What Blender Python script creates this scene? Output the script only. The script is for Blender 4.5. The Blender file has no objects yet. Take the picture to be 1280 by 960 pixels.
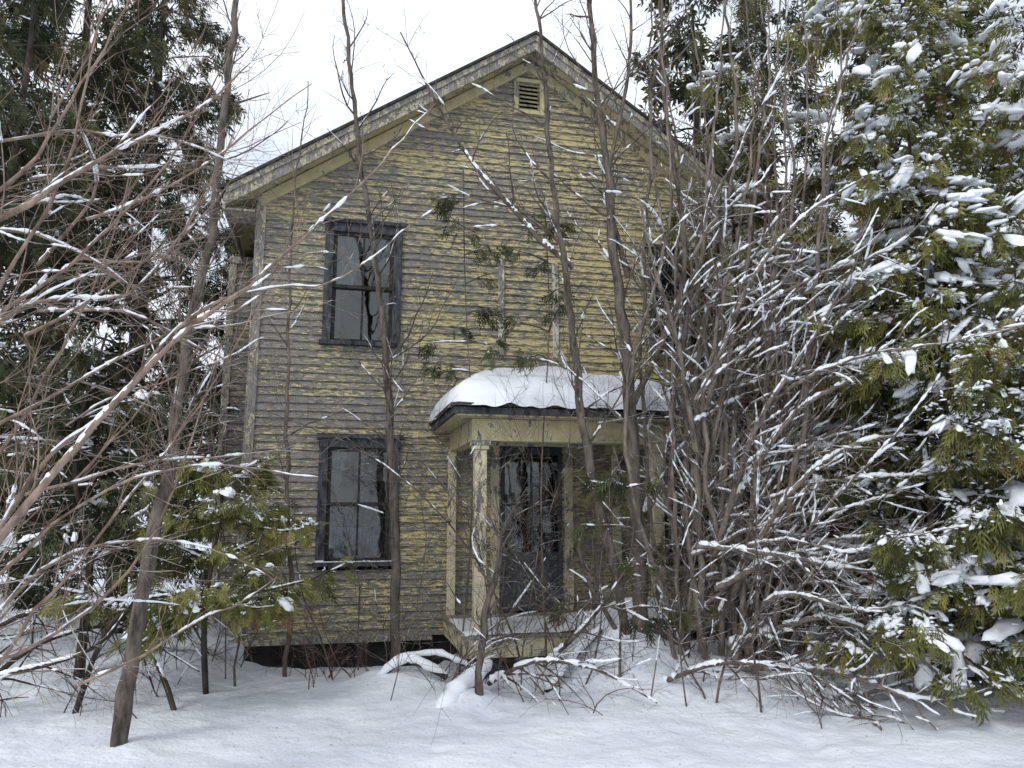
import bpy, bmesh, math, random
import numpy as np
from mathutils import Vector, noise as mn

R = np.random.RandomState
scene = bpy.context.scene
vs_ = scene.view_settings
vs_.view_transform = 'Standard'; vs_.look = 'None'; vs_.exposure = 0; vs_.gamma = 1
UP = np.array([0., 0., 1.])

# ------------------------------------------------------------------ materials
def newmat(name):
    m = bpy.data.materials.new(name); m.use_nodes = True
    nt = m.node_tree; b = nt.nodes['Principled BSDF']
    b.inputs['Specular IOR Level'].default_value = 0.2
    return m, nt, b
def ramp(nt, fac, stops, interp='LINEAR'):
    r = nt.nodes.new('ShaderNodeValToRGB'); r.color_ramp.interpolation = interp
    e = r.color_ramp.elements
    while len(e) < len(stops): e.new(0.5)
    for i, (p, c) in enumerate(stops):
        e[i].position = p
        e[i].color = (c, c, c, 1) if isinstance(c, (int, float)) else (*c, 1)
    nt.links.new(fac, r.inputs[0]); return r.outputs[0]
def mixc(nt, fac, a, b):
    m = nt.nodes.new('ShaderNodeMix'); m.data_type = 'RGBA'
    for s, v in ((0, fac), (6, a), (7, b)):
        if hasattr(v, 'is_linked'): nt.links.new(v, m.inputs[s])
        else: m.inputs[s].default_value = v if s == 0 else (*v, 1)
    return m.outputs[2]
def noise(nt, vec, scale, detail=4, rough=.55):
    n = nt.nodes.new('ShaderNodeTexNoise')
    n.inputs['Scale'].default_value = scale; n.inputs['Detail'].default_value = detail
    n.inputs['Roughness'].default_value = rough
    if vec is not None: nt.links.new(vec, n.inputs['Vector'])
    return n.outputs[0]
def mathn(nt, op, a, b=None, clamp=False):
    m = nt.nodes.new('ShaderNodeMath'); m.operation = op; m.use_clamp = clamp
    for i, v in enumerate((a, b)):
        if v is None: continue
        if hasattr(v, 'is_linked'): nt.links.new(v, m.inputs[i])
        else: m.inputs[i].default_value = v
    return m.outputs[0]
def mapping(nt, vec, sc):
    m = nt.nodes.new('ShaderNodeMapping'); m.inputs['Scale'].default_value = sc
    nt.links.new(vec, m.inputs['Vector']); return m.outputs[0]
def bump(nt, b, h, strength, dist=.01):
    n = nt.nodes.new('ShaderNodeBump'); n.inputs['Strength'].default_value = strength
    n.inputs['Distance'].default_value = dist
    nt.links.new(h, n.inputs['Height']); nt.links.new(n.outputs[0], b.inputs['Normal'])
def objco(nt): return nt.nodes.new('ShaderNodeTexCoord').outputs['Object']
def attr(nt, name):
    a = nt.nodes.new('ShaderNodeAttribute'); a.attribute_name = name; return a.outputs['Fac']

def m_snow(name, ground=False, bmp=False):
    m, nt, b = newmat(name); co = objco(nt)
    b.inputs['Roughness'].default_value = .8
    if ground:
        n1 = noise(nt, co, 1.3, 3)
        col = ramp(nt, n1, [(.3, (.74, .78, .86)), (.7, (.84, .865, .91))])
        n3 = noise(nt, co, 34, 1, .7)
        sp = ramp(nt, n3, [(.70, 0.), (.73, 1.)])
        col = mixc(nt, mathn(nt, 'MULTIPLY', sp, .6), col, (.3, .24, .18)); nt.links.new(col, b.inputs['Base Color'])
        n2 = noise(nt, co, 5, 6, .64); bump(nt, b, n2, .6, .08)
    else:
        b.inputs['Base Color'].default_value = (.86, .885, .93, 1)
        if bmp:
            b.inputs['Base Color'].default_value = (.80, .83, .88, 1)
            bump(nt, b, noise(nt, co, 12, 4, .6), .4, .03)
    return m
SNOW = m_snow('snow'); SNOWB = m_snow('snow_rough', False, True); SNOWG = m_snow('snow_ground_mat', True)

def m_bark(name, c0, c1, snowamt=.2):
    m, nt, b = newmat(name); co = objco(nt)
    n1 = noise(nt, mapping(nt, co, (1, 1, .3)), 14, 3, .7)
    col = ramp(nt, n1, [(.34, c0), (.66, c1)])
    if snowamt > 0:
        g = nt.nodes.new('ShaderNodeNewGeometry'); s = nt.nodes.new('ShaderNodeSeparateXYZ')
        nt.links.new(g.outputs['Normal'], s.inputs[0])
        n2 = noise(nt, co, 7.5, 1, .6)
        f = mathn(nt, 'ADD', mathn(nt, 'MULTIPLY', s.outputs[2], .5), n2)
        thr = 1.16 - snowamt
        f = ramp(nt, f, [(min(thr, .97), 0.), (min(thr + .02, 1), 1.)])
        col = mixc(nt, f, col, (.82, .85, .9))
    nt.links.new(col, b.inputs['Base Color']); b.inputs['Roughness'].default_value = .95
    return m
BARK_TAN = m_bark('bark_tan', (.12, .085, .065), (.36, .275, .22), .20)
BARK_GREY = m_bark('bark_grey', (.045, .037, .031), (.18, .15, .125), .18)
BARK_DARK = m_bark('bark_dark', (.02, .017, .014), (.075, .06, .048), 0)
BARK_PALE = m_bark('bark_pale', (.075, .063, .052), (.26, .22, .185), .30)
BARK_RED = m_bark('bark_red', (.06, .035, .026), (.17, .105, .08), .14)

def m_fol(name, stops):
    m, nt, b = newmat(name); a = attr(nt, 'rnd')
    nt.links.new(ramp(nt, a, stops), b.inputs['Base Color'])
    b.inputs['Roughness'].default_value = .6
    return m
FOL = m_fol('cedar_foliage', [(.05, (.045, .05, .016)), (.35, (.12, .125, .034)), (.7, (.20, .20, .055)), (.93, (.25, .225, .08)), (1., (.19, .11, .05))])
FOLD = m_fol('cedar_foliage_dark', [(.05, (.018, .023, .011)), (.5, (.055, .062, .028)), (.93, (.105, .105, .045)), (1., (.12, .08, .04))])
FOLFAR = m_fol('far_foliage', [(.2, (.05, .055, .045)), (.8, (.11, .115, .09))])

def m_paint(name, yellow=(.54, .455, .22), yellow2=(.43, .375, .20), thr=.5, rows=True, var=.24):
    m, nt, b = newmat(name); co = objco(nt); rn = attr(nt, 'rnd')
    sep = nt.nodes.new('ShaderNodeSeparateXYZ'); nt.links.new(co, sep.inputs[0])
    cmb = nt.nodes.new('ShaderNodeCombineXYZ')
    nt.links.new(mathn(nt, 'ADD', mathn(nt, 'MULTIPLY', sep.outputs[0], 2.1 if rows else 3), mathn(nt, 'MULTIPLY', rn, 37.)), cmb.inputs[0])
    nt.links.new(mathn(nt, 'MULTIPLY', sep.outputs[1], 2.), cmb.inputs[1])
    nt.links.new(mathn(nt, 'MULTIPLY', sep.outputs[2], 15. if rows else 1.2), cmb.inputs[2])
    v = cmb.outputs[0]
    n1 = noise(nt, v, 3.4, 7, .76)
    reg = noise(nt, mapping(nt, co, (1, 1, 1.5)), .8, 3, .6)
    f = mathn(nt, 'ADD', n1, mathn(nt, 'MULTIPLY', mathn(nt, 'SUBTRACT', reg, .5), var))
    if rows:
        f = mathn(nt, 'ADD', f, mathn(nt, 'MULTIPLY', mathn(nt, 'SUBTRACT', 2.8, sep.outputs[0]), .014))
    f = mathn(nt, 'ADD', f, mathn(nt, 'MULTIPLY', mathn(nt, 'SUBTRACT', rn, .5), .07))
    mask = ramp(nt, f, [(thr, 0.), (thr + .015, 1.)])      # 1 = bare wood
    edge = ramp(nt, f, [(thr - .05, 0.), (thr - .012, 1.)])
    flake_shadow = ramp(nt, f, [(thr, 0.), (thr + .008, .7), (thr + .03, 0.)])  # shadow of curled paint flakes, painted into the colour as a thin dark band
    grain = noise(nt, mapping(nt, co, (2, 2, 60)) if rows else mapping(nt, co, (50, 50, 3)), 3, 3, .7)
    wood = ramp(nt, grain, [(.3, (.10, .094, .086)), (.5, (.225, .212, .195)), (.7, (.38, .365, .34))])
    yn = noise(nt, co, 7, 4, .65)
    yel = ramp(nt, yn, [(.3, yellow2), (.55, yellow), (.78, tuple(min(1, c * 1.18) for c in yellow))])
    prim = mixc(nt, edge, yel, (.66, .60, .42))
    col = mixc(nt, mask, prim, wood)
    col = mixc(nt, flake_shadow, col, (.06, .052, .042))
    nt.links.new(col, b.inputs['Base Color']); b.inputs['Roughness'].default_value = .85
    bump(nt, b, mathn(nt, 'SUBTRACT', 1., mask), 1., .010)
    return m
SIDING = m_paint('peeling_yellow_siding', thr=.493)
TRIM = m_paint('weathered_yellow_trim', yellow=(.50, .44, .25), yellow2=(.39, .35, .21), thr=.58, rows=False)
TRIMP = m_paint('pale_porch_trim', yellow=(.60, .54, .37), yellow2=(.48, .44, .32), thr=.56, rows=False)
GREYTRIM = m_paint('grey_rake_trim', yellow=(.35, .325, .25), yellow2=(.25, .235, .19), thr=.48, rows=False)
WHITETRIM = m_paint('whitish_bare_trim', yellow=(.56, .54, .47), yellow2=(.46, .44, .38), thr=.48, rows=False)

def m_simple(name, c0, c1, sc=8, rough=.7, stretch=(1, 1, 1)):
    m, nt, b = newmat(name); co = objco(nt)
    n = noise(nt, mapping(nt, co, stretch), sc, 5, .65)
    nt.links.new(ramp(nt, n, [(.35, c0), (.68, c1)]), b.inputs['Base Color'])
    b.inputs['Roughness'].default_value = rough
    bump(nt, b, n, .3, .005); return m
SLATE = m_simple('dark_slate_casing', (.008, .010, .013), (.10, .108, .118), 18, .65, (1, 1, .3))
SASH = m_simple('dark_sash', (.010, .010, .010), (.05, .047, .043), 20, .5)
SHINGLE = m_simple('roof_shingle', (.02, .02, .02), (.07, .065, .06), 12)
FOUND = m_simple('dark_foundation', (.008, .008, .008), (.035, .032, .03), 5)
BLUEGREY = m_simple('blue_grey_door', (.030, .036, .046), (.075, .085, .10), 5, .6)
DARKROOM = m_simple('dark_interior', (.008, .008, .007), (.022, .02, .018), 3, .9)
CURT = m_simple('curtain', (.10, .115, .11), (.32, .34, .32), 7, .9, (6, 1, .5))
CURTB = m_simple('faded_shade', (.28, .31, .31), (.66, .69, .68), 7, .9, (3, 1, 1))
def m_glass():
    m = bpy.data.materials.new('old_glass'); m.use_nodes = True; nt = m.node_tree
    nt.nodes.remove(nt.nodes['Principled BSDF']); out = nt.nodes['Material Output']
    t = nt.nodes.new('ShaderNodeBsdfTransparent'); t.inputs[0].default_value = (.68, .73, .74, 1)
    g = nt.nodes.new('ShaderNodeBsdfGlossy'); g.inputs['Roughness'].default_value = .05
    fr = nt.nodes.new('ShaderNodeFresnel'); fr.inputs[0].default_value = 1.8
    co = objco(nt); n = noise(nt, co, 3, 2); bp = nt.nodes.new('ShaderNodeBump')
    bp.inputs['Strength'].default_value = .25; bp.inputs['Distance'].default_value = .02
    nt.links.new(n, bp.inputs['Height']); nt.links.new(bp.outputs[0], g.inputs['Normal'])
    mx = nt.nodes.new('ShaderNodeMixShader')
    nt.links.new(fr.outputs[0], mx.inputs[0]); nt.links.new(t.outputs[0], mx.inputs[1]); nt.links.new(g.outputs[0], mx.inputs[2])
    nt.links.new(mx.outputs[0], out.inputs[0]); return m
GLASS = m_glass()

# ------------------------------------------------------------------ mesh helpers
def npmesh(name, V, F, mat, smooth=False, rnd=None, parent=None):
    V = np.asarray(V, dtype=np.float32); F = np.asarray(F, dtype=np.int32)
    me = bpy.data.meshes.new(name)
    me.vertices.add(len(V)); me.vertices.foreach_set('co', V.ravel())
    k = F.shape[1]
    me.loops.add(F.size); me.loops.foreach_set('vertex_index', F.ravel())
    me.polygons.add(len(F)); me.polygons.foreach_set('loop_start', np.arange(len(F), dtype=np.int32) * k)
    me.polygons.foreach_set('use_smooth', np.full(len(F), smooth))
    me.update(calc_edges=True)
    if rnd is not None:
        a = me.attributes.new('rnd', 'FLOAT', 'POINT'); a.data.foreach_set('value', np.asarray(rnd, dtype=np.float32))
    me.materials.append(mat)
    o = bpy.data.objects.new(name, me); scene.collection.objects.link(o)
    if parent: o.parent = parent
    return o
def empty(name, loc=(0, 0, 0), rz=0):
    e = bpy.data.objects.new(name, None); e.location = loc; e.rotation_euler = (0, 0, rz)
    e.empty_display_size = .3
    scene.collection.objects.link(e); return e
def gridf(nu, nv):
    i = np.arange(nv)[:, None] * (nu + 1) + np.arange(nu)[None]
    return np.stack([i, i + 1, i + nu + 2, i + nu + 1], -1).reshape(-1, 4)

class Boxes:
    def __init__(s): s.V = []; s.F = []; s.r = []; s.n = 0
    def box(s, x0, x1, y0, y1, z0, z1, rnd=None):
        s.pts([(x0,y0,z0),(x1,y0,z0),(x1,y1,z0),(x0,y1,z0),(x0,y0,z1),(x1,y0,z1),(x1,y1,z1),(x0,y1,z1)], rnd)
    def pts(s, v, rnd=None):
        f = [(0,3,2,1),(4,5,6,7),(0,1,5,4),(1,2,6,5),(2,3,7,6),(3,0,4,7)]
        s.V += v; s.F += [tuple(i + s.n for i in q) for q in f]; s.n += 8
        s.r += [random.random() if rnd is None else rnd] * 8
    def done(s, name, mat, parent, bev=.004):
        o = npmesh(name, s.V, s.F, mat, False, s.r, parent)
        if bev:
            b = o.modifiers.new('bev', 'BEVEL'); b.width = bev; b.segments = 1; b.limit_method = 'ANGLE'
        return o

class Tubes:
    def __init__(s): s.V = []; s.F = []; s.n = 0
    def add(s, P, r, sides=5, flat=1.0):
        P = np.asarray(P, float); r = np.asarray(r, float); n = len(P)
        T = np.gradient(P, axis=0); T /= (np.linalg.norm(T, axis=1, keepdims=True) + 1e-9)
        m = T.mean(0); ref = np.array([0, 0, 1.]) if abs(m[2]) < .8 * np.linalg.norm(m) + 1e-6 else np.array([1., 0, 0])
        A = np.cross(T, ref); A /= (np.linalg.norm(A, axis=1, keepdims=True) + 1e-9); B = np.cross(A, T)
        B /= (np.linalg.norm(B, axis=1, keepdims=True) + 1e-9)
        th = np.linspace(0, 2 * np.pi, sides, endpoint=False)
        ring = P[:, None] + r[:, None, None] * (np.cos(th)[None, :, None] * A[:, None] + flat * np.sin(th)[None, :, None] * B[:, None])
        s.V.append(ring.reshape(-1, 3))
        i = np.arange(n - 1)[:, None] * sides; j = np.arange(sides)[None]; j2 = (j + 1) % sides
        s.F.append((np.stack([i + j, i + j2, i + sides + j2, i + sides + j], -1) + s.n).reshape(-1, 4)); s.n += n * sides
    def done(s, name, mat, parent):
        if not s.V: return None
        return npmesh(name, np.concatenate(s.V), np.concatenate(s.F), mat, True, None, parent)

def smooth_path(P, r, step=.15, wig=.0, rng=None):
    P = np.asarray(P, float); n = len(P)
    Q = np.vstack([2 * P[0] - P[1], P, 2 * P[-1] - P[-2]]); out = []; ro = []
    r = np.interp(np.linspace(0, 1, n), np.linspace(0, 1, len(r)), r)
    for i in range(n - 1):
        k = max(2, int(np.linalg.norm(P[i + 1] - P[i]) / step))
        for t in np.arange(k) / k:
            a, b, c, d = Q[i], Q[i + 1], Q[i + 2], Q[i + 3]
            out.append(.5 * ((2 * b) + (-a + c) * t + (2 * a - 5 * b + 4 * c - d) * t * t + (-a + 3 * b - 3 * c + d) * t ** 3))
            ro.append(r[i] * (1 - t) + r[i + 1] * t)
    out.append(P[-1]); ro.append(r[-1]); out = np.array(out); ro = np.array(ro)
    if wig and rng is not None:
        w = np.cumsum(rng.randn(len(out), 3) * wig, 0); w -= np.linspace(0, 1, len(out))[:, None] * w[-1]; out = out + w
    return out, ro

class Plant:
    def __init__(s, name, seed, bark, smin=.006, sfat=.0042):
        s.name = name; s.rng = R(seed); s.B = Tubes(); s.S = Tubes(); s.bark = bark; s.root = empty(name); s.smin = smin; s.sfat = sfat
        s.fp = []; s.fd = []; s.fs = []; s.sp = []; s.ss = []; s.sd = []; s.fr = []
    def snow_on(s, P, r, amount):
        rng = s.rng; P = np.asarray(P); n = len(P)
        if n < 3: return
        seg = np.linalg.norm(np.diff(P, axis=0), axis=1); L = np.concatenate([[0], np.cumsum(seg)])
        m = max(4, int(L[-1] / .025)); t = np.linspace(0, L[-1], m)
        Q = np.stack([np.interp(t, L, P[:, k]) for k in range(3)], 1); q = np.interp(t, L, r)
        T = np.gradient(Q, axis=0); T /= np.linalg.norm(T, axis=1, keepdims=True) + 1e-9
        i = 0
        while i < m - 3:
            if rng.rand() < amount * .12 and abs(T[i, 2]) < .84:
                j = min(m, i + int(4 + rng.exponential(7))); k = np.arange(i, j)
                if len(k) >= 4:
                    u = np.linspace(0, 1, len(k)); env = np.sqrt(np.clip(1 - (2 * u - 1) ** 6, 0, 1)) * (.55 + .8 * rng.rand(len(k))) + .02
                    fat = rng.uniform(.7, 1.3)
                    rr = (q[k] * .95 + s.sfat) * env * (1.0 - .35 * np.abs(T[k, 2])) * fat
                    s.S.add(Q[k] + UP * (q[k] * .6 + s.sfat * .5)[:, None], rr, 5, 1.0)
                i = j + rng.randint(0, 5)
            else: i += 1
    def limb(s, P, r, snow=0., step=.15, wig=.004, sides=7):
        P, rr = smooth_path(P, r, step, wig, s.rng)
        s.B.add(P, rr * (1 + .07 * s.rng.randn(len(rr))), sides)
        if snow > 0: s.snow_on(P, rr, snow)
        return P, rr
    def kids(s, P, r, n, L, lev, snow=0., t0=.15, ang=(30, 60), trop=.06, bias=None, rmin=.0016, rmax=.014, wig=.14):
        rng = s.rng; m = len(P)
        T = np.gradient(P, axis=0)
        for _ in range(n):
            t = t0 + (1 - t0) * rng.rand(); i = min(m - 2, int(t * (m - 1)))
            d = T[i] / (np.linalg.norm(T[i]) + 1e-9)
            x = rng.randn(3)
            if bias is not None: x = x + np.asarray(bias)
            x -= d * x.dot(d); x /= np.linalg.norm(x) + 1e-9
            a = math.radians(rng.uniform(*ang)); dd = d * math.cos(a) + x * math.sin(a)
            s.grow(P[i], dd, L * rng.uniform(.4, 1.15) * (1.1 - .6 * t), min(r[i] * .5, rmax * rng.uniform(.5, 1)), lev, snow, trop, rmin, wig)
    def grow(s, p, d, L, r, lev, snow=0., trop=.06, rmin=.0016, wig=.14):
        rng = s.rng; n = min(10, max(4, int(L / .15) + 2))
        P = [np.array(p, float)]; d = np.array(d, float)
        drift = rng.randn(3) * .08
        for _ in range(n - 1):
            d = d + rng.randn(3) * wig * .9 + drift + UP * trop; d /= np.linalg.norm(d)
            P.append(P[-1] + d * L / (n - 1))
        P = np.array(P); rr = np.linspace(max(r, rmin), max(r * .25, rmin * .7), n)
        s.B.add(P, rr, 3 if r < .006 else 5)
        if snow > 0 and r > s.smin: s.snow_on(P, rr, snow)
        if lev > 0:
            s.kids(P, rr, max(2, int(L * 7)), L * .5, lev - 1, snow, .12, (25, 58), trop, None, rmin, .006, wig)
    def finish(s, foliage=None, light=0):
        s.B.done('branches', s.bark, s.root)
        s.S.done('branch_snow', SNOW, s.root)
        if s.fp: frond_mesh('foliage', s, foliage, light)
        if s.sp: blob_mesh('foliage_snow', s)

def frond_template(kind):
    V = []; F = []
    def kite(ax, ay, dx, dy, w, z=0):
        L = math.hypot(dx, dy); nx, ny = -dy / L * w, dx / L * w
        b = len(V)
        V.extend([(ax, ay, 0), (ax + dx * .5 + nx, ay + dy * .5 + ny, z), (ax + dx, ay + dy, z * -1), (ax + dx * .5 - nx, ay + dy * .5 - ny, z)])
        F.append((b, b + 1, b + 2, b + 3))
    if kind == 0:      # fine feathery spray
        kite(0, 0, 1, 0, .03)
        for i, x in enumerate([.05, .16, .27, .38, .5, .62, .75]):
            sg = 1 if i % 2 else -1
            l = .5 * (1 - .75 * x) + .12
            kite(x, 0, l * .85, sg * l * .6, .042, .05 * sg)
            if i < 5: kite(x + l * .3, sg * l * .22, l * .6, -sg * l * .02, .034, -.04)
    elif kind == 1:
        kite(0, 0, 1, 0, .035)
        for i, x in enumerate([.05, .2, .36, .52, .7]):
            sg = 1 if i % 2 else -1
            l = .5 * (1 - .75 * x) + .12
            kite(x, 0, l * .85, sg * l * .6, .05, .05 * sg)
        kite(.15, .1, .45, .02, .04, -.04); kite(.2, -.1, .4, -.02, .04, .04)
    else:
        kite(0, 0, 1, 0, .06)
        for i, x in enumerate([.1, .32, .55, .75]):
            sg = 1 if i % 2 else -1
            l = .52 * (1 - .75 * x) + .12
            kite(x, 0, l * .8, sg * l * .7, .095, .04 * sg)
    return np.array(V), np.array(F)
FRT = [frond_template(0), frond_template(1), frond_template(2)]
def frond_mesh(name, s, mat, light):
    FT, FF = FRT[int(light)]
    P = np.array(s.fp); D = np.array(s.fd); S = np.array(s.fs); rng = s.rng; n = len(P)
    D /= np.linalg.norm(D, axis=1, keepdims=True)
    X = np.cross(D, rng.randn(n, 3)); X /= np.linalg.norm(X, axis=1, keepdims=True); Z = np.cross(D, X)
    V = P[:, None] + S[:, None, None] * (FT[None, :, 0:1] * D[:, None] + FT[None, :, 1:2] * X[:, None] + FT[None, :, 2:3] * Z[:, None])
    V[:, :, 2] -= (S[:, None] * FT[None, :, 0] ** 2 * .3)
    F = FF[None] + (np.arange(n) * len(FT))[:, None, None]
    rr = np.array(s.fr) if len(s.fr) == n else rng.rand(n)
    rr = np.clip(rr + rng.randn(n) * .14, 0, 1)
    npmesh(name, V.reshape(-1, 3), F.reshape(-1, 4), mat, False, np.repeat(rr, len(FT)), s.root)
BLOBS = []
for k in range(8):
    bm = bmesh.new(); bmesh.ops.create_icosphere(bm, subdivisions=2 if k < 4 else 1, radius=1)
    vs = np.array([v.co[:] for v in bm.verts])
    for i, v in enumerate(vs):
        q = mn.noise(Vector(v * 1.3) + Vector((k * 9, 0, 0))) * .7 + mn.noise(Vector(v * 3) + Vector((k * 5, 3, 0))) * .4
        vs[i] = v * (1 + q)
    vs[:, 2] = np.where(vs[:, 2] < 0, vs[:, 2] * .45, vs[:, 2])
    BLOBS.append((vs, np.array([[v.index for v in f.verts] for f in bm.faces]))); bm.free()
def blob_mesh(name, s):
    P = np.array(s.sp); S = np.array(s.ss); D = np.array(s.sd); rng = s.rng; Vs = []; Fs = []; off = 0
    D /= np.linalg.norm(D, axis=1, keepdims=True) + 1e-9
    X = np.cross(np.tile(UP, (len(D), 1)), D); X /= np.linalg.norm(X, axis=1, keepdims=True) + 1e-9; Z = np.cross(D, X)
    kk = rng.randint(0, 4, len(P)) + np.where(S < .028, 4, 0)
    for k, (bv, bf) in enumerate(BLOBS):
        I = np.where(kk == k)[0]
        if not len(I): continue
        el = rng.uniform(1.0, 2.4, len(I)); wd = rng.uniform(.45, .95, len(I)); ht = rng.uniform(.4, .8, len(I)); s_ = S[I]
        V = P[I][:, None] + (s_ * el)[:, None, None] * bv[None, :, 0:1] * D[I][:, None] + (s_ * wd)[:, None, None] * bv[None, :, 1:2] * X[I][:, None] + (s_ * ht)[:, None, None] * bv[None, :, 2:3] * Z[I][:, None]
        F = bf[None] + (np.arange(len(I)) * len(bv))[:, None, None] + off
        Vs.append(V.reshape(-1, 3)); Fs.append(F.reshape(-1, 3)); off += len(I) * len(bv)
    npmesh(name, np.concatenate(Vs), np.concatenate(Fs), SNOW, True, None, s.root)

def cedar(name, base, H, Rad, nb, seed, zmin, fsize, perm, mat, snow=.1, trunk_r=.12, snsize=.05, lean=(0, 0), bark=BARK_DARK, az=None, droop=.10, shape=.7, light=0, lp=.85):
    s = Plant(name, seed, bark); rng = s.rng; base = np.array(base, float)
    top = base + np.array([lean[0], lean[1], H])
    TP, TR = s.limb([base - UP * .2, base + (top - base) * .35 + rng.randn(3) * .08, base + (top - base) * .7 + rng.randn(3) * .08, top], [trunk_r, trunk_r * .75, trunk_r * .4, .01], 0, .3)
    for b in range(nb):
        f = rng.rand() ** lp
        z = zmin + (H - zmin) * f; tt = z / H
        i = min(len(TP) - 1, int(tt * (len(TP) - 1)))
        p = TP[i].copy()
        tr = (1 - (z - zmin) / (H - zmin + .001) * .93)
        L = Rad * tr ** shape * rng.uniform(.55, 1.15) + .15
        a = rng.uniform(0, 2 * np.pi) if az is None else rng.normal(az[0], az[1])
        d = np.array([math.cos(a), math.sin(a), rng.uniform(.1, .65)]); d /= np.linalg.norm(d)
        n = max(5, int(L / .22)); P = [p]
        for k in range(n - 1):
            u = k / (n - 1)
            d = d + rng.randn(3) * .09 + UP * (-droop if u < .65 else droop * 1.2); d /= np.linalg.norm(d)
            P.append(P[-1] + d * L / (n - 1))
        P = np.array(P); rr = np.linspace(.010 + L * .008, .004, n)
        s.B.add(P, rr, 4)
        if snow > 0 and rng.rand() < .7: s.snow_on(P, rr, snow * 4)
        laden = rng.rand() < .55          # some boughs keep their load, others have shed it
        nf = max(2, int(L * perm / 5)); bt = rng.uniform(.2, .8)
        for q in range(nf):
            u = .25 + .75 * rng.rand() ** .8; x = u * (n - 1); k = min(n - 2, int(x)); w = x - k
            c = P[k] * (1 - w) + P[k + 1] * w; dd = P[k + 1] - P[k]; dd /= np.linalg.norm(dd)
            sd = np.cross(dd, UP); sd /= np.linalg.norm(sd) + 1e-9
            sg = rng.choice([-1, 1]); out = rng.rand() * .42 * min(1.2, L * .45) * (1.15 - u * .7)
            c = c + sd * sg * out + dd * out * .5 - UP * out * rng.uniform(.0, .5)
            base_d = dd * .8 + sd * sg * .6 - UP * rng.uniform(.3, 1.3)
            sz = fsize * rng.uniform(.7, 1.25)
            ct = np.clip(bt + rng.randn() * .15, 0.02, .95)
            for _ in range(5):
                fd = base_d + rng.randn(3) * .38
                s.fp.append(c + rng.randn(3) * fsize * .25); s.fd.append(fd); s.fs.append(sz * rng.uniform(.6, 1.2)); s.fr.append(ct)
            if rng.rand() < snow * (1.0 if laden else .5):
                big = min(2.0, math.exp(rng.randn() * .5 - .2)) * (1.1 if laden else .75)
                for _ in range(rng.randint(2, 7)):
                    s.sp.append(c + base_d * fsize * .3 + UP * .05 + rng.randn(3) * snsize * big * np.array([1.2, 1.2, .35])); s.sd.append(base_d * np.array([1, 1, .5]) + rng.randn(3) * .3)
                    s.ss.append(snsize * big * rng.uniform(.28, .9))
            if rng.rand() < snow:
                for _ in range(5):
                    s.sp.append(c + rng.randn(3) * fsize * .5); s.sd.append(rng.randn(3) * np.array([1, 1, .4])); s.ss.append(snsize * rng.uniform(.13, .4))
    s.finish(mat, light); return s

# ------------------------------------------------------------------ world / light / camera
w = bpy.data.worlds.new('World'); scene.world = w; w.use_nodes = True; nt = w.node_tree
bg = nt.nodes['Background']
sky = nt.nodes.new('ShaderNodeTexSky'); sky.sky_type = 'NISHITA'; sky.sun_disc = False
sky.sun_elevation = math.radians(38); sky.sun_rotation = math.radians(215)
tc = nt.nodes.new('ShaderNodeTexCoord')
cn = noise(nt, mapping(nt, tc.outputs['Generated'], (1, 1, 2.2)), 2.3, 3, .55)
cf = ramp(nt, cn, [(.36, .62), (.56, 1.)])
sk = nt.nodes.new('ShaderNodeVectorMath'); sk.operation = 'SCALE'; sk.inputs['Scale'].default_value = .15
nt.links.new(sky.outputs[0], sk.inputs[0])
col = mixc(nt, cf, sk.outputs[0], (.91, .96, 1.03))
nt.links.new(col, bg.inputs['Color']); bg.inputs['Strength'].default_value = 1.22
sd = bpy.data.lights.new('sun', 'SUN'); sd.energy = 1.15; sd.angle = math.radians(14); sd.color = (1, .97, .92)
so = bpy.data.objects.new('sun', sd); scene.collection.objects.link(so)
az = math.radians(215); el = math.radians(38)
sv = Vector((math.sin(az) * math.cos(el), math.cos(az) * math.cos(el), math.sin(el)))
so.rotation_euler = sv.to_track_quat('Z', 'Y').to_euler()
cam = bpy.data.cameras.new('camera'); co_ = bpy.data.objects.new('camera', cam); scene.collection.objects.link(co_)
cam.sensor_width = 36; cam.lens = 27.06; cam.clip_end = 2000; cam.clip_start = .05
co_.location = (0, 0, 1.6); co_.rotation_euler = (math.radians(99.5), 0, 0); scene.camera = co_

# ------------------------------------------------------------------ ground
def axis(lo, hi, st, far):
    a = list(np.arange(lo, hi, st)); g = st; x = hi; out = []
    while x < far: out.append(x); g *= 1.35; x += g
    g = st; x = lo; neg = []
    while x > -far: g *= 1.35; x -= g; neg.append(x)
    return np.array(neg[::-1] + a + out)
gx = axis(-8, 8, .06, 500); gy = axis(3.5, 12, .06, 500)
MOUNDS = [(.95, 7.95, .50, .42), (1.25, 7.6, .26, .5), (1.9, 7.7, .20, .55), (.35, 7.9, .14, .4), (-.35, 7.0, .13, .3), (-3.3, 8.3, .14, .7), (-2.7, 5.7, .05, .25),
          (-1.3, 7.8, .10, .3), (2.9, 7.9, .14, .7), (-4.4, 8.4, .2, 1.0), (4.2, 8.8, .2, 1.4), (-.9, 7.9, .08, .3), (6, 9, .25, 1.6), (2.6, 7.3, .10, .35)]
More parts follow.
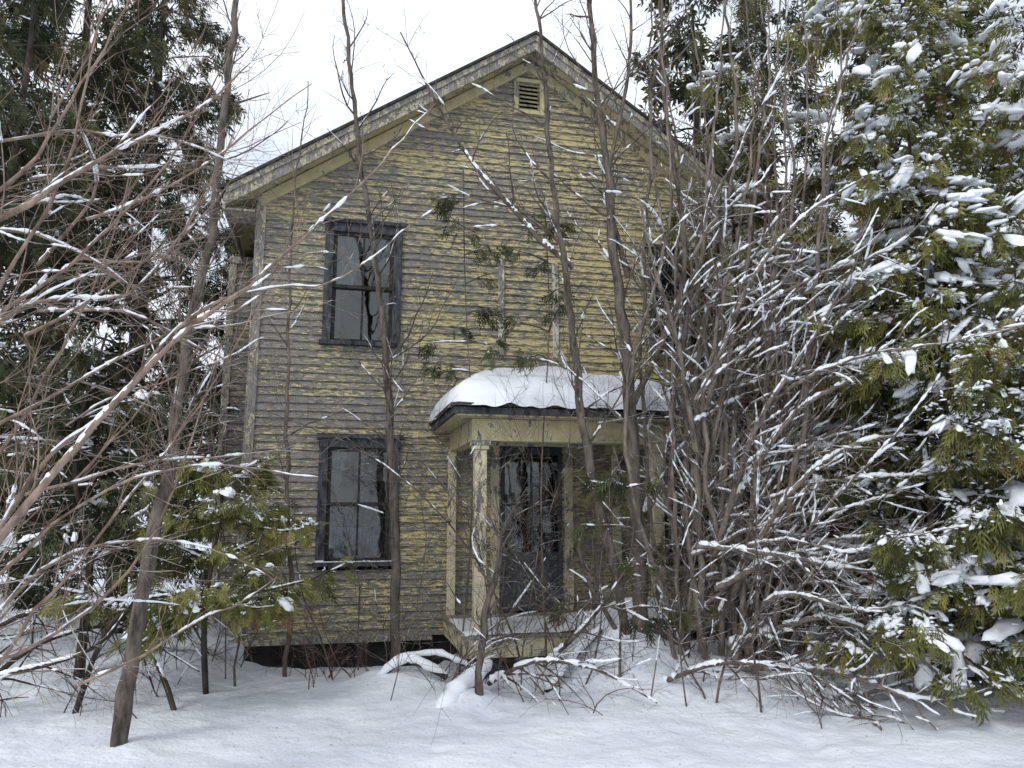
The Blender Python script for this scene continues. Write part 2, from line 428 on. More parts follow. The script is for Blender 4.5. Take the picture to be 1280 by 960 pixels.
def gz(x, y):
    z = -.02 + .05 * mn.noise(Vector((x * .5, y * .5, 0))) + .03 * mn.noise(Vector((x * 1.6, y * 1.6, 4)))
    if abs(x) < 9 and y < 14:
        z += .020 * mn.noise(Vector((x * 4.5, y * 4.5, 7))) + .010 * mn.noise(Vector((x * 11, y * 11, 2)))
        q = mn.noise(Vector((x * 2.6, y * 2.6, 12))); z -= .07 * max(0, q - .26)
    for mx, my, h, sg in MOUNDS:
        q = ((x - mx) ** 2 + (y - my) ** 2) / (sg * sg)
        if q < 9: z += h * math.exp(-q)
    dx, dy = x + 3.096, y - 9.0; u = dx * .974 + dy * .225; yy = -dx * .225 + dy * .974
    if -.6 < u < 2.6 and -.75 < yy < 1:
        k = min(1, (yy + .75) / .45) * min(1, (u + .6) / .5) * min(1, (2.6 - u) / .4); z -= .14 * k * k * (3 - 2 * k)
    if y > 25: z += (y - 25) * .012
    return z
V = np.array([(x, y, gz(x, y)) for y in gy for x in gx])
npmesh('snow_ground', V, gridf(len(gx) - 1, len(gy) - 1), SNOWG, True)

# ------------------------------------------------------------------ house (local: x along front, y inward, z up)
random.seed(4); hr = R(4)
house = empty('farmhouse', (-3.096, 9.0, 0), math.radians(13))
W = 6.82; EZ = 5.45; SL = .67; DEP = 8.5; Z0 = .17
WIN = [(.79, 1.74, 3.62, 5.18), (.82, 1.77, .98, 2.48), (W - 1.74, W - .79, 3.62, 5.18), (W - 1.77, W - .82, .98, 2.48)]
DOOR = (3.0, 3.86, .40, 2.42); VENT = (3.25, 3.57, 7.0, 7.42)
OPEN = WIN + [DOOR, VENT]
def course(bx, u0, u1, z, ex, fn):
    n = max(2, int((u1 - u0) / .08) + 1); us = np.linspace(u0, u1, n)
    r0 = hr.rand(); V = []; ph = hr.rand() * 50
    tilt = hr.randn() * .003
    for u in us:
        w1 = mn.noise(Vector((u * 1.1, z * 9, ph))) * .010; w2 = .006 * mn.noise(Vector((u * 7, z * 9, ph)))
        zz = z + w1 * .7 + tilt + .007 * mn.noise(Vector((u * 11, z * 5, ph + 3)))
        V.append((u, -.027 + w2 * 1.8, zz)); V.append((u, -.001, zz + ex + .014)); V.append((u, .02, zz + ex + .014)); V.append((u, .02, zz + .006))
    V = [fn(*v) for v in V]
    b = bx.n
    for k in range(n - 1):
        for j in range(4):
            bx.F.append((b + k * 4 + j, b + k * 4 + (j + 1) % 4, b + (k + 1) * 4 + (j + 1) % 4, b + (k + 1) * 4 + j))
    bx.F.append((b, b + 3, b + 2, b + 1)); e = b + (n - 1) * 4; bx.F.append((e, e + 1, e + 2, e + 3))
    bx.V += V; bx.r += [r0] * len(V); bx.n += len(V)
def wall(fn, length, topf, opens, zt, name, e0=.02):
    bx = Boxes(); ex = .094; z = Z0
    while z < zt:
        lo, hi = e0, length - e0
        if z > EZ - .05 and topf:
            lo = max(lo, (z + ex * .35 - EZ) / SL); hi = min(hi, length - (z + ex * .35 - EZ) / SL)
        iv = [(lo, hi)]
        for (a, b, c, d) in opens:
            if z + ex * .7 > c and z + ex * .3 < d:
                nv = []
                for (p, q) in iv:
                    if b <= p or a >= q: nv.append((p, q)); continue
                    if a > p: nv.append((p, a + .03))
                    if b < q: nv.append((b - .03, q))
                iv = nv
        for (p, q) in iv:
            while q - p > .12:
                l = hr.uniform(1.2, 4.2); e = q if q - p < l + .5 else p + l
                course(bx, p, e - .002, z, ex, fn); p = e
        z += ex
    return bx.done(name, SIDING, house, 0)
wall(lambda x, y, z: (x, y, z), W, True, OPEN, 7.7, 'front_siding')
wall(lambda x, y, z: (y, DEP - x, z), DEP, False, [], EZ, 'left_siding')
wall(lambda x, y, z: (W - y, x, z), DEP, False, [], EZ, 'right_siding')
wall(lambda x, y, z: (W - x, DEP - y, z), W, True, [], 7.7, 'rear_siding')
bx = Boxes(); z = Z0
while z < 5.05:
    course(bx, 0, .5, z, .094, lambda x, y, z: (-.50 + x, 1.6 + y, z)); course(bx, 0, 5, z, .094, lambda x, y, z: (-.50 + y, 6.6 - x, z)); z += .094
bx.done('ell_siding', SIDING, house, 0)
b = Boxes(); b.box(-.54, -.44, 1.55, 1.66, Z0, 5.12); b.box(-.54, .0, 1.53, 1.57, 5.06, 5.16); b.done('ell_trim', GREYTRIM, house)
b = Boxes(); b.box(.08, W - .06, .07, DEP - .05, -.6, Z0 - .012); b.done('foundation', FOUND, house, 0)
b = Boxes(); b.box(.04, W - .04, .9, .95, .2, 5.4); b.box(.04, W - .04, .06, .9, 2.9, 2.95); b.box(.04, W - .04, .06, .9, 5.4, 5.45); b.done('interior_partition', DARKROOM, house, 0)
b = Boxes()
for x0 in (-.03, W - .07):
    b.box(x0, x0 + .10, -.045, .0, Z0 - .01, EZ - .02)
b.box(-.046, -.028, -.047, .13, Z0 - .012, EZ - .02); b.box(W + .028, W + .046, -.047, .13, Z0 - .012, EZ - .02)
b.done('corner_boards', GREYTRIM, house)
b = Boxes()
b.box(.08, 2.2, -.036, .0, Z0 - .05, Z0 + .015); b.box(4.7, W - .1, -.036, .0, Z0 - .05, Z0 + .015)
b.done('sill_board', GREYTRIM, house)
b = Boxes()
for u in (2.99, 3.72): b.box(u, u + .075, -.048, 0, 3.58, 4.86)
b.done('boarded_window_trim', WHITETRIM, house)
def sl(bx, p0, p1, y0, y1, h, rnd=None):
    (a, za), (c, zc) = p0, p1
    bx.pts([(a, y0, za - h), (c, y0, zc - h), (c, y1, zc - h), (a, y1, za - h), (a, y0, za), (c, y0, zc), (c, y1, zc), (a, y1, za)], rnd)
OH = .36; M = W / 2; PK = EZ + SL * M
b = Boxes()
sl(b, (0, EZ + .02), (M, PK + .02), -.047, -.004, .16); sl(b, (W, EZ + .02), (M, PK + .02), -.050, -.004, .16); b.done('frieze_boards', TRIM, house)
b = Boxes()
sl(b, (-OH, EZ - OH * SL + .12), (M, PK + .12), -OH - .03, -OH, .17); sl(b, (W + OH, EZ - OH * SL + .12), (M, PK + .12), -OH - .033, -OH, .17)
sl(b, (-OH, EZ - OH * SL + .165), (M, PK + .165), -OH - .055, -OH - .031, .085); sl(b, (W + OH, EZ - OH * SL + .165), (M, PK + .165), -OH - .057, -OH - .034, .085)
b.box(-OH - .03, -OH, -OH, DEP + OH, EZ - OH * SL - .09, EZ - OH * SL + .11); b.box(W + OH, W + OH + .03, -OH, DEP + OH, EZ - OH * SL - .09, EZ - OH * SL + .11)
b.box(-OH, -.03, -OH + .02, .1, EZ - OH * SL - .09, EZ - OH * SL - .06)
b.done('rake_and_eave_boards', GREYTRIM, house)
b = Boxes()
sl(b, (-OH, EZ - OH * SL + .10), (M, PK + .10), -OH + .001, DEP + OH, .06); sl(b, (W + OH, EZ - OH * SL + .10), (M, PK + .10), -OH + .001, DEP + OH, .06); b.done('soffit', TRIM, house, 0)
b = Boxes()
sl(b, (-OH - .06, EZ - (OH + .06) * SL + .205), (M, PK + .205), -OH - .085, DEP + OH + .05, .04); sl(b, (W + OH + .06, EZ - (OH + .06) * SL + .205), (M, PK + .205), -OH - .085, DEP + OH + .05, .04); b.done('roof', SHINGLE, house, 0)
for side, nm in ((0, 'roof_snow_left'), (1, 'roof_snow_right')):
    V = []; nu, nv = 60, 90
    for j in range(nv + 1):
        for i in range(nu + 1):
            s_, t_ = i / nu, j / nv
            e = .06 + .06 * mn.noise(Vector((s_ * 6, side * 9, 1)))
            y = -OH - .03 + e * 1 + t_ * (DEP + 2 * OH - .05)
            u = -OH + .04 + s_ * (M + OH - .04)
            edge = min(1, t_ * 25 + 0.02) ** .5 * min(1, s_ * 18 + .02) ** .5
            th = (.10 + .06 * mn.noise(Vector((u * .9, y * .9, side * 7)))) * edge
            V.append((u if not side else W - u, y, EZ + SL * u + .206 + th))
    npmesh(nm, V, gridf(nu, nv), SNOW, True, None, house)
b = Boxes()
u0, u1, z0, z1 = VENT
b.box(u0 - .05, u0 + .01, -.05, .02, z0 - .05, z1 + .05); b.box(u1 - .01, u1 + .05, -.05, .02, z0 - .05, z1 + .05); b.box(u0 + .01, u1 - .01, -.048, .02, z1, z1 + .05); b.box(u0 + .01, u1 - .01, -.06, .02, z0 - .05, z0)
k = 0
while z0 + k * .06 < z1 - .03:
    zz = z0 + k * .06 + .01
    b.pts([(u0, -.035, zz), (u1, -.035, zz), (u1, -.025, zz), (u0, -.025, zz), (u0, .015, zz + .055), (u1, .015, zz + .055), (u1, .025, zz + .055), (u0, .025, zz + .055)]); k += 1
b.done('gable_vent', TRIM, house, 0)
b = Boxes(); b.box(u0, u1, .03, .04, z0, z1); b.done('vent_back', DARKROOM, house, 0)
def curtain(name, u0, u1, y, z0, z1, mat, amp=.02, fr=40, sk=0.):
    V = []; nu, nv = 30, 8
    for j in range(nv + 1):
        for i in range(nu + 1):
            s_, t_ = i / nu, j / nv
            uu = u0 + (u1 - u0) * s_ + sk * (1 - t_) * s_
            V.append((uu, y + amp * math.sin(s_ * fr * (u1 - u0) * 3 + .6 * math.sin(t_ * 3)), z0 + (z1 - z0) * t_ + .04 * mn.noise(Vector((uu * 9, t_, 3))) * (1 - t_)))
    npmesh(name, V, gridf(nu, nv), mat, True, None, house)
for wi, (u0, u1, z0, z1) in enumerate(WIN):
    c = .105; b = Boxes()
    b.box(u0, u0 + c, -.052, .03, z0 + .05, z1 - .11); b.box(u1 - c, u1, -.052, .03, z0 + .05, z1 - .11)
    b.box(u0 - .01, u1 + .01, -.058, .03, z1 - .11, z1); b.box(u0 - .045, u1 + .045, -.10, .0, z1, z1 + .03); b.box(u0 - .03, u1 + .03, -.08, .0, z1 + .03, z1 + .055)
    b.box(u0 - .03, u1 + .03, -.095, .03, z0, z0 + .05)
    b.done('window_casing', SLATE, house)
    a0, a1, b0, b1 = u0 + c, u1 - c, z0 + .05, z1 - .11; mid = (b0 + b1) / 2; f = .045
    b = Boxes()
    for (q0, q1, yy) in ((mid - .02, b1, -.02), (b0, mid + .02, .015)):
        b.box(a0, a0 + f, yy, yy + .03, q0, q1); b.box(a1 - f, a1, yy, yy + .03, q0, q1)
        b.box(a0 + f, a1 - f, yy + .001, yy + .029, q1 - f, q1); b.box(a0 + f, a1 - f, yy + .001, yy + .029, q0, q0 + f)
        b.box((a0 + a1) / 2 - .013, (a0 + a1) / 2 + .013, yy + .004, yy + .026, q0 + f, q1 - f)
    b.done('window_sash', SASH, house, .003)
    b = Boxes(); b.box(a0 + .02, a1 - .02, -.008, -.004, mid, b1 - .02); b.box(a0 + .02, a1 - .02, .028, .032, b0 + .02, mid); b.done('window_glass', GLASS, house, 0)
    if wi == 0:
        curtain('window_curtain', a0, a0 + .40, .07, mid + .02, b1, CURTB, .010, 30, -.16)
        curtain('window_curtain', a1 - .18, a1, .07, mid + .22, b1, CURTB, .010)
        curtain('window_curtain', a0, a0 + .10, .07, b0, mid, CURT, .012)
    elif wi == 1:
        curtain('window_curtain', a0, a0 + .24, .07, mid + .02, b1, CURTB, .016, 45, -.14)
        curtain('window_curtain', a0 + .05, a1 - .30, .11, b0, b0 + .40, CURTB, .020, 30, -.1)
        curtain('window_curtain', a1 - .26, a1 - .12, .14, b0, b0 + .30, CURT, .020, 30)
        curtain('window_curtain', a1 - .12, a1, .07, b0, b1, CURT, .015, 40, .06)
    else:
        curtain('window_curtain', a0, a1, .10, mid + .1, b1, CURT, .01)
    b = Boxes()
    for k in range(9):
        uu = u0 + (u1 - u0) * k / 9; b.box(uu, uu + (u1 - u0) / 9 + .002 * (k % 2), -.092 + .01 * (k % 3), -.053, z0 + .05, z0 + .062 + .012 * random.random())
    if wi in (1,): b.done('sill_snow', SNOW, house, .006)
u0, u1, z0, z1 = DOOR
b = Boxes(); b.box(u0 - .10, u0 + .01, -.05, .06, z0, z1 + .01); b.box(u1 - .01, u1 + .10, -.05, .06, z0, z1 + .01); b.box(u0 - .12, u1 + .12, -.055, .06, z1 + .01, z1 + .13); b.done('door_casing', TRIMP, house)
b = Boxes(); c = .085
b.box(u0 + .012, u0 + c, -.01, .03, z0 + .02, z1 - .002); b.box(u1 - c, u1 - .012, -.01, .03, z0 + .02, z1 - .002)
b.box(u0 + c, u1 - c, -.009, .029, z1 - .10, z1 - .003); b.box(u0 + c, u1 - c, -.009, .029, z0 + .02, z0 + .16); b.box(u0 + c, u1 - c, -.009, .029, z0 + .62, z0 + .72)
b.box(u0 + c, u1 - c, .005, .02, z0 + .16, z0 + .62); b.box(u0 + c + .07, u1 - c - .07, -.003, .006, z0 + .22, z0 + .56)
b.done('front_door', BLUEGREY, house)
b = Boxes(); b.box((u0 + u1) / 2 - .012, (u0 + u1) / 2 + .012, -.004, .024, z0 + .72, z1 - .10); b.box(u0 + c, u1 - c, -.003, .023, z0 + 1.28, z0 + 1.31); b.done('door_muntins', SLATE, house, 0)
b = Boxes(); b.box(u0 + c, u1 - c, .009, .012, z0 + .72, z1 - .10); b.done('door_glass', GLASS, house, 0)
curtain('door_curtain', u0 + c, u0 + c + .2, .06, z0 + 1.3, z1 - .1, CURT, .012)
b = Boxes(); b.box(u0 + .02, u1 - .02, .12, .14, z0, z1); b.done('inner_door', DARKROOM, house, 0)
b = Boxes(); b.box(u1 - .07, u1 - .045, -.06, -.01, z0 + .9, z0 + 1.02); b.done('door_handle', SASH, house)
# ---- porch
DK = .40; PL, PR, PD = 2.30, 4.62, 1.68
b = Boxes(); nb = 17
for k in range(nb):
    y0 = -PD + k * (PD - .03) / nb; b.box(PL, PR, y0, y0 + (PD - .03) / nb - .006, DK - .035, DK - .003 * random.random())
b.done('porch_deck_boards', GREYTRIM, house, .003)
b = Boxes(); b.box(PL + .03, PR - .03, -PD + .02, -PD + .05, DK - .22, DK - .036); b.box(PL + .03, PL + .06, -PD + .05, -.03, DK - .22, DK - .036); b.box(PR - .06, PR - .03, -PD + .05, -.03, DK - .22, DK - .036)
b.done('porch_skirt', TRIMP, house)
b = Boxes()
for (u, v) in ((PL + .2, -PD + .3), (PR - .25, -PD + .3), (3.4, -PD + .3)): b.box(u - .1, u + .1, v - .1, v + .1, -.4, DK - .23)
b.done('porch_piers', FOUND, house, 0)
b = Boxes(); BT = 2.34
for u in (PL + .18, PR - .18):
    y = -PD + .14
    b.box(u - .062, u + .062, y - .062, y + .062, DK + .14, BT - .09); b.box(u - .082, u + .082, y - .082, y + .082, DK, DK + .14); b.box(u - .08, u + .08, y - .08, y + .08, BT - .09, BT - .045); b.box(u - .095, u + .095, y - .095, y + .095, BT - .045, BT)
for u in (PL + .06, PR - .14): b.box(u, u + .10, -.10, -.028, DK, BT)
b.done('porch_posts', TRIMP, house)
b = Boxes()
b.box(PL + .08, PR - .08, -PD + .06, -PD + .22, BT, 2.57); b.box(PL + .08, PL + .22, -PD + .22, -.03, BT, 2.568); b.box(PR - .22, PR - .08, -PD + .22, -.03, BT, 2.568)
b.done('porch_beam', TRIM, house)
b = Boxes()
EL, ER, EF = PL - .15, PR + .12, -PD - .18
for k in range(9):
    y0 = EF + .03 + k * (-EF - .06) / 9; b.box(EL + .03, ER - .03, y0, y0 + (-EF - .06) / 9 - .003, 2.573, 2.59)
b.done('porch_ceiling', TRIM, house, 0)
b = Boxes(); b.box(EL, ER, EF, EF + .03, 2.59, 2.66); b.box(EL, EL + .03, EF + .03, -.03, 2.59, 2.66); b.box(ER - .03, ER, EF + .03, -.03, 2.59, 2.66); b.done('porch_fascia', SLATE, house)
def prz(u, y): return 2.675 + min((y - EF) * .25, (u - EL) * .42, (ER - u) * .42)
V = []; nu, nv = 24, 18
for j in range(nv + 1):
    for i in range(nu + 1):
        u = EL - .03 + (ER - EL + .06) * i / nu; y = EF - .03 + (-EF + .0) * j / nv; V.append((u, y, prz(u, y)))
o = npmesh('porch_roof', V, gridf(nu, nv), SHINGLE, False, None, house); md = o.modifiers.new('s', 'SOLIDIFY'); md.thickness = .03; md.offset = 1
V = []; nu, nv = 90, 60; cx = (EL + ER) / 2; hw = (ER - EL) / 2 + .03
for j in range(nv + 1):
    for i in range(nu + 1):
        s_ = math.sin(math.pi / 2 * (2 * i / nu - 1)); t_ = 1 - math.cos(math.pi / 2 * j / nv)
        n_ = mn.noise(Vector((s_ * 2.6, t_ * 2.6, 5))); n2 = mn.noise(Vector((s_ * 8, t_ * 7, 8)))
        q = min(1, (abs(s_) ** 9 + (1 - t_) ** 13))
        f = (1 - q) ** .5
        u = cx + hw * s_ * (1 + .025 * n_ + .01 * n2); y = EF - .07 + .05 * n_ * (1 - t_) + .02 * n2 * (1 - t_) + t_ * (-EF + .06)
        th = f * (.29 + .08 * n_ + .025 * n2) + .03 * (1 - f)
        zz = prz(min(max(u, EL), ER), max(y, EF)) + th + .012
        if f < .15: zz -= .045 * (1 + n2)
        V.append((u, y, zz))
npmesh('porch_roof_snow', V, gridf(nu, nv), SNOWB, True, None, house)
V = []; nu, nv = 60, 36
for j in range(nv + 1):
    for i in range(nu + 1):
        s_ = i / nu; t_ = j / nv
        u = PL + .02 + (PR - PL - .04) * s_; y = -PD + .0 + (PD - .4) * t_
        e = min(1, s_ * 14, (1 - s_) * 14, t_ * 10 + .1, (1 - t_) * 3)
        V.append((u, y, DK - .006 + max(0, e) ** .5 * (.04 + .03 * mn.noise(Vector((u * 3, y * 3, 1))) + .34 * max(0, min(1, (s_ - .42) * 3)) * (1 - t_) ** 1.5)))
npmesh('porch_deck_snow', V, gridf(nu, nv), SNOWB, True, None, house)

# ------------------------------------------------------------------ bare trees
def bare(name, seed, bark, P, r, n, L, lev=2, snow=.3, t0=.25, bias=None, ang=(28, 58), trop=.06):
    s = Plant(name, seed, bark); Q, q = s.limb(P, r, snow * .6, .15, .012, 8)
    s.kids(Q, q, n, L, lev, snow, t0, ang, trop, bias); s.finish(); return s
bare('bare_tree', 11, BARK_GREY, [(-2.72, 5.65, -.1), (-2.62, 5.7, 1.15), (-2.56, 5.8, 2.08), (-2.52, 5.9, 3.1), (-2.43, 6, 4.28), (-2.385, 6.1, 6.03), (-2.3, 6.2, 7.6)], [.062, .05, .04, .032, .02], 32, 1.5, 2, .4)
bare('bare_tree', 12, BARK_GREY, [(-2.24, 8, -.1), (-2.27, 8, 1.93), (-2.35, 8, 4.5), (-2.3, 8, 6.4)], [.027, .022, .013, .005], 18, .8, 1, .1, .3)
bare('bare_tree', 13, BARK_GREY, [(-1.2, 8.3, -.1), (-1.3, 8.3, 1.6), (-1.47, 8.3, 3.4), (-1.7, 8.25, 5.1), (-1.98, 8.2, 7.6), (-2.1, 8.2, 9)], [.055, .045, .035, .022, .012], 40, 1.4, 2, .3, .15)
s = Plant('bare_tree', 14, BARK_GREY, .005, .006)
Q, q = s.limb([(1.24, 7.7, -.1), (1.2, 7.7, 1.6), (1.18, 7.7, 3.14), (1.05, 7.7, 4.42), (.94, 7.7, 6.07), (.84, 7.7, 7.2), (.7, 7.7, 9)], [.09, .075, .06, .045, .035, .025, .012], .2, .15, .014)
s.kids(Q, q, 42, 1.6, 2, .5, .25)
Q, q = s.limb([(1.15, 7.65, .1), (.95, 7.55, 1.1), (.776, 7.5, 1.99), (.696, 7.5, 2.86), (.617, 7.5, 4.09), (.5, 7.5, 5.2), (.343, 7.5, 6.7), (.2, 7.5, 8.5)], [.045, .045, .042, .038, .028, .02, .01], .2, .15, .014)
s.kids(Q, q, 36, 1.3, 2, .5, .25)
Q, q = s.limb([(.62, 7.5, 4.05), (.3, 7.45, 4.3), (0, 7.4, 4.63), (-.404, 7.3, 5.07), (-.77, 7.2, 5.67), (-1.13, 7.1, 6.4)], [.034, .026, .016, .006], 12.0)
s.kids(Q, q, 20, .9, 2, .7, .2)
Q, q = s.limb([(1.18, 7.7, 2.6), (1.5, 7.5, 3.3), (1.75, 7.4, 4.2), (1.6, 7.4, 6.2), (1.65, 7.4, 8.2)], [.035, .025, .012], .4); s.kids(Q, q, 22, 1.1, 2, .5)
Q, q = s.limb([(1.2, 7.7, 4.0), (1.0, 7.6, 5.0), (1.25, 7.5, 6.4), (1.3, 7.5, 8.4)], [.03, .022, .01], .3); s.kids(Q, q, 20, 1.1, 2, .5)
Q, q = s.limb([(1.05, 7.7, .4), (.75, 7.5, .9), (.62, 7.4, 1.3)], [.025, .015], 4); s.kids(Q, q, 6, .5, 1, .8)
s.finish()
s = Plant('bare_tree', 21, BARK_PALE, .0042, .0078); rng = s.rng
tops = [1.75, 1.95, 2.1, 2.3, 2.5, 2.75, 3.0, 3.3, 3.7, 4.2, 4.8, 1.55, 2.9, 2.2, 1.85, 2.6, 3.1, 3.5, 2.0, 2.4, 1.45, 1.6]
for k, tx in enumerate(tops):
    bx_ = 1.6 + .75 * rng.rand() if tx < 3 else 2.0 + .5 * rng.rand()
    if tx < 1.7: bx_ = 1.55
    by = 7.4 + .6 * rng.rand(); ty = by + rng.uniform(-.9, .9); h = rng.uniform(6.2, 9.2)
    mx = bx_ + (tx - bx_) * .33 + rng.randn() * .15; m2 = bx_ + (tx - bx_) * .7 + rng.randn() * .22
    r0 = rng.uniform(.016, .040)
    Q, q = s.limb([(bx_, by, -.1), (mx, by + (ty - by) * .3, h * .33), (m2, by + (ty - by) * .6, h * .66), (tx, ty, h)], [r0, r0 * .8, r0 * .5, .005], .3, .15, .016)
    s.kids(Q, q, 18, 1.3, 2 if k % 2 else 1, .8, .15, (24, 58), .04)
for k in range(46):
    p = np.array([1.65 + .9 * rng.rand(), 7.2 + .8 * rng.rand(), rng.uniform(.1, 4.2)])
    e = rng.uniform(.1, 1.1); a = rng.normal(-.15, .6)
    d = np.array([math.cos(a) * math.cos(e), math.sin(a) * math.cos(e), math.sin(e)]); L = rng.uniform(1.2, 2.8)
    P = [p, p + d * L * .33 + UP * .05, p + d * L * .66 - UP * .08, p + d * L - UP * rng.uniform(-.25, .35)]
    Q, q = s.limb(P, [rng.uniform(.011, .023), .012, .004], 1.5 if k % 3 else 6, .12, .016, 6); s.kids(Q, q, 12, .8, 1, .8, .2, (28, 62), .02)
for P in ([(2.3, 7.5, .15), (2.8, 6.95, .06), (3.48, 6.9, .22), (4.0, 7, .5)], [(1.7, 7.2, 1.3), (2.3, 6.9, 1.25), (2.9, 6.8, 1.12), (3.6, 6.8, 1.08)], [(2.2, 7.5, .1), (2.9, 7.3, .35), (3.5, 7.2, .75), (4.3, 7.3, .9)],
          [(1.9, 7.4, .9), (2.5, 7.0, 1.25), (3.2, 6.9, 1.0), (3.9, 6.9, .45)], [(2.0, 7.4, .4), (2.7, 6.9, .7), (3.3, 6.6, .45), (3.7, 6.5, .05)], [(2.1, 7.4, .2), (2.7, 6.7, .3), (3.3, 6.3, .15), (4.2, 6.4, .4)],
          [(2.0, 7.6, .6), (2.5, 7.1, 1.7), (3.1, 6.9, 2.2), (3.8, 6.8, 2.3)], [(1.95, 7.6, 1.2), (2.3, 7.2, 2.4), (2.8, 7.0, 3.2), (3.2, 6.9, 3.9)], [(2.1, 7.5, .3), (2.3, 6.9, .9), (2.9, 6.6, .8), (3.5, 6.5, .95)],
          [(2.1, 7.6, 1.6), (2.6, 7.1, 2.5), (3.3, 6.9, 2.9), (3.9, 6.7, 3.3)], [(1.9, 7.5, 2.6), (2.2, 7.1, 3.6), (2.7, 6.9, 4.3), (3.3, 6.8, 4.7)], [(1.8, 7.5, 2.2), (1.6, 7.2, 3.2), (1.35, 7.0, 3.9), (1.2, 6.9, 4.6)]):
    Q, q = s.limb(P, [.030, .020, .006], 12); s.kids(Q, q, 20, .7, 2, 1., .2)
s.finish()
s = Plant('bare_tree', 22, BARK_RED); rng = s.rng
for k in range(9):
    b0 = np.array([2.2 + .6 * rng.rand(), 8.0 + .4 * rng.rand(), -.1]); t = b0 + np.array([rng.uniform(.2, 2.4), rng.uniform(-.3, .6), rng.uniform(4, 7)])
    Q, q = s.limb([b0, b0 * .6 + t * .4 + np.array([-.15, 0, -.2]), t], [.045, .028, .01], .2); s.kids(Q, q, 10, 1.2, 2, .3)
s.finish()
s = Plant('bare_shrub', 31, BARK_TAN, .0045); rng = s.rng
A = [[(-2.95, 3.4, .4), (-2.35, 3.6, 1.5), (-2.04, 3.75, 2.03), (-1.69, 3.9, 2.57), (-1.37, 4.1, 2.94), (-.854, 4.3, 3.54), (-.48, 4.5, 4.15)],
     [(-2.9, 3.7, .6), (-2.45, 3.9, 1.75), (-2.14, 4.0, 2.14), (-1.735, 4.1, 2.70), (-1.358, 4.2, 2.88), (-.998, 4.3, 2.97), (-.49, 4.5, 3.44)],
     [(-2.9, 3.4, 2.7), (-2.45, 3.5, 2.98), (-2.26, 3.6, 3.18), (-2.05, 3.7, 3.41), (-1.7, 3.8, 3.7), (-1.41, 4, 4.2)],
     [(-3.0, 3.4, 1.6), (-2.55, 3.6, 2.6), (-2.3, 3.7, 3.4), (-2.2, 3.8, 4.5)],
     [(-2.95, 3.6, 2.2), (-2.5, 3.7, 2.6), (-2.0, 3.9, 3.3), (-1.6, 4.1, 4.3)],
     [(-2.9, 3.8, .9), (-2.5, 3.9, 1.35), (-2.1, 4.0, 1.75), (-1.6, 4.2, 1.85), (-1.1, 4.4, 1.8)],
     [(-2.8, 4.0, .4), (-2.55, 4.1, 1.0), (-2.2, 4.2, 1.5), (-1.7, 4.3, 2.3), (-1.3, 4.5, 3.4)],
     [(-3.0, 4.0, 2.4), (-2.6, 4.1, 2.75), (-2.2, 4.2, 2.85), (-1.9, 4.3, 3.3), (-1.7, 4.4, 3.9)],
     [(-3.0, 3.8, 3.0), (-2.6, 3.9, 3.5), (-2.3, 4.0, 4.2), (-2.1, 4.1, 4.9)],
     [(-3.0, 4.1, 1.5), (-2.6, 4.2, 2.3), (-2.35, 4.3, 3.1), (-2.2, 4.3, 4.2)],
     [(-3.0, 4.2, .7), (-2.5, 4.2, 1.3), (-2.1, 4.3, 1.45), (-1.7, 4.4, 1.4), (-1.4, 4.5, 1.25)]]
RA = [.022, .014, .019, .016, .014, .011, .012, .013, .013, .012, .010]
for k, P in enumerate(A):
    Q, q = s.limb(P, [RA[k], RA[k] * .75, RA[k] * .45, .003], (2., 7, 6, .5, 6, 1, .5, 5, .5, .5, 2)[k], .12, .008)
    s.kids(Q, q, 16, 1.1, 2, .4, .12, (22, 58), .03, (.4, .2, .1), .0013, .008)
for k in range(16):
    p = np.array([-3.1 + .4 * rng.rand(), 3.9 + 1.2 * rng.rand(), rng.uniform(.5, 4.6)]); e = rng.uniform(-.05, .9)
    d = np.array([math.cos(e), rng.uniform(-.1, .4), math.sin(e)]); s.grow(p, d, rng.uniform(1.2, 2.3), rng.uniform(.006, .013), 2, .5, .01, .0013)
s.limb([(-3.3, 3.3, -.1), (-3.1, 3.4, 1.2), (-3.0, 3.5, 2.6), (-3.1, 3.5, 5)], [.07, .06, .03], .2)
s.finish()
def brush(name, seed, bark, x, y, n, h, spread=.35, lev=1, snow=.1, r=.006, zb=-.05, lean=.5, droop=-.02):
    s = Plant(name, seed, bark, .0045, .0055); rng = s.rng
    for k in range(n):
        p = np.array([x + rng.randn() * spread * .4, y + rng.randn() * spread * .4, zb]); a = rng.rand() * 6.28
        l = lean * rng.rand() * 1.5
        d = np.array([math.cos(a) * l, math.sin(a) * l, 1]); s.grow(p, d / np.linalg.norm(d), h * rng.uniform(.4, 1.1), r * rng.uniform(.5, 1.2), lev, snow, droop, .0014, .2)
    s.finish()
brush('brush', 41, BARK_RED, -1.75, 7.9, 22, 1.1, .5, 2)
brush('brush', 42, BARK_GREY, -.65, 7.7, 10, 1.8, .5, 2, .3)
brush('brush', 43, BARK_RED, .35, 7.3, 9, 1.5, .6, 2, .3)
brush('brush', 44, BARK_RED, .75, 6.6, 5, 1.3, .3, 2, lean=1.8, droop=-.09)
brush('brush', 45, BARK_GREY, -.25, 7.8, 8, 4.4, .9, 2, .3, .011, lean=.25, droop=.02)
brush('brush', 46, BARK_GREY, 1.5, 7.3, 12, 3.2, .9, 2, .6, .011, lean=.3, droop=.02)
brush('brush', 48, BARK_GREY, -3.6, 7.0, 14, 1.6, 1.2, 2, .3)
brush('brush', 50, BARK_GREY, 3.0, 7.5, 18, 1.4, 1.2, 2, 1., .008, lean=1.2, droop=-.06)
brush('brush', 51, BARK_RED, 2.4, 6.7, 6, 1.3, .5, 2, .5, .008, lean=1.8, droop=-.09)
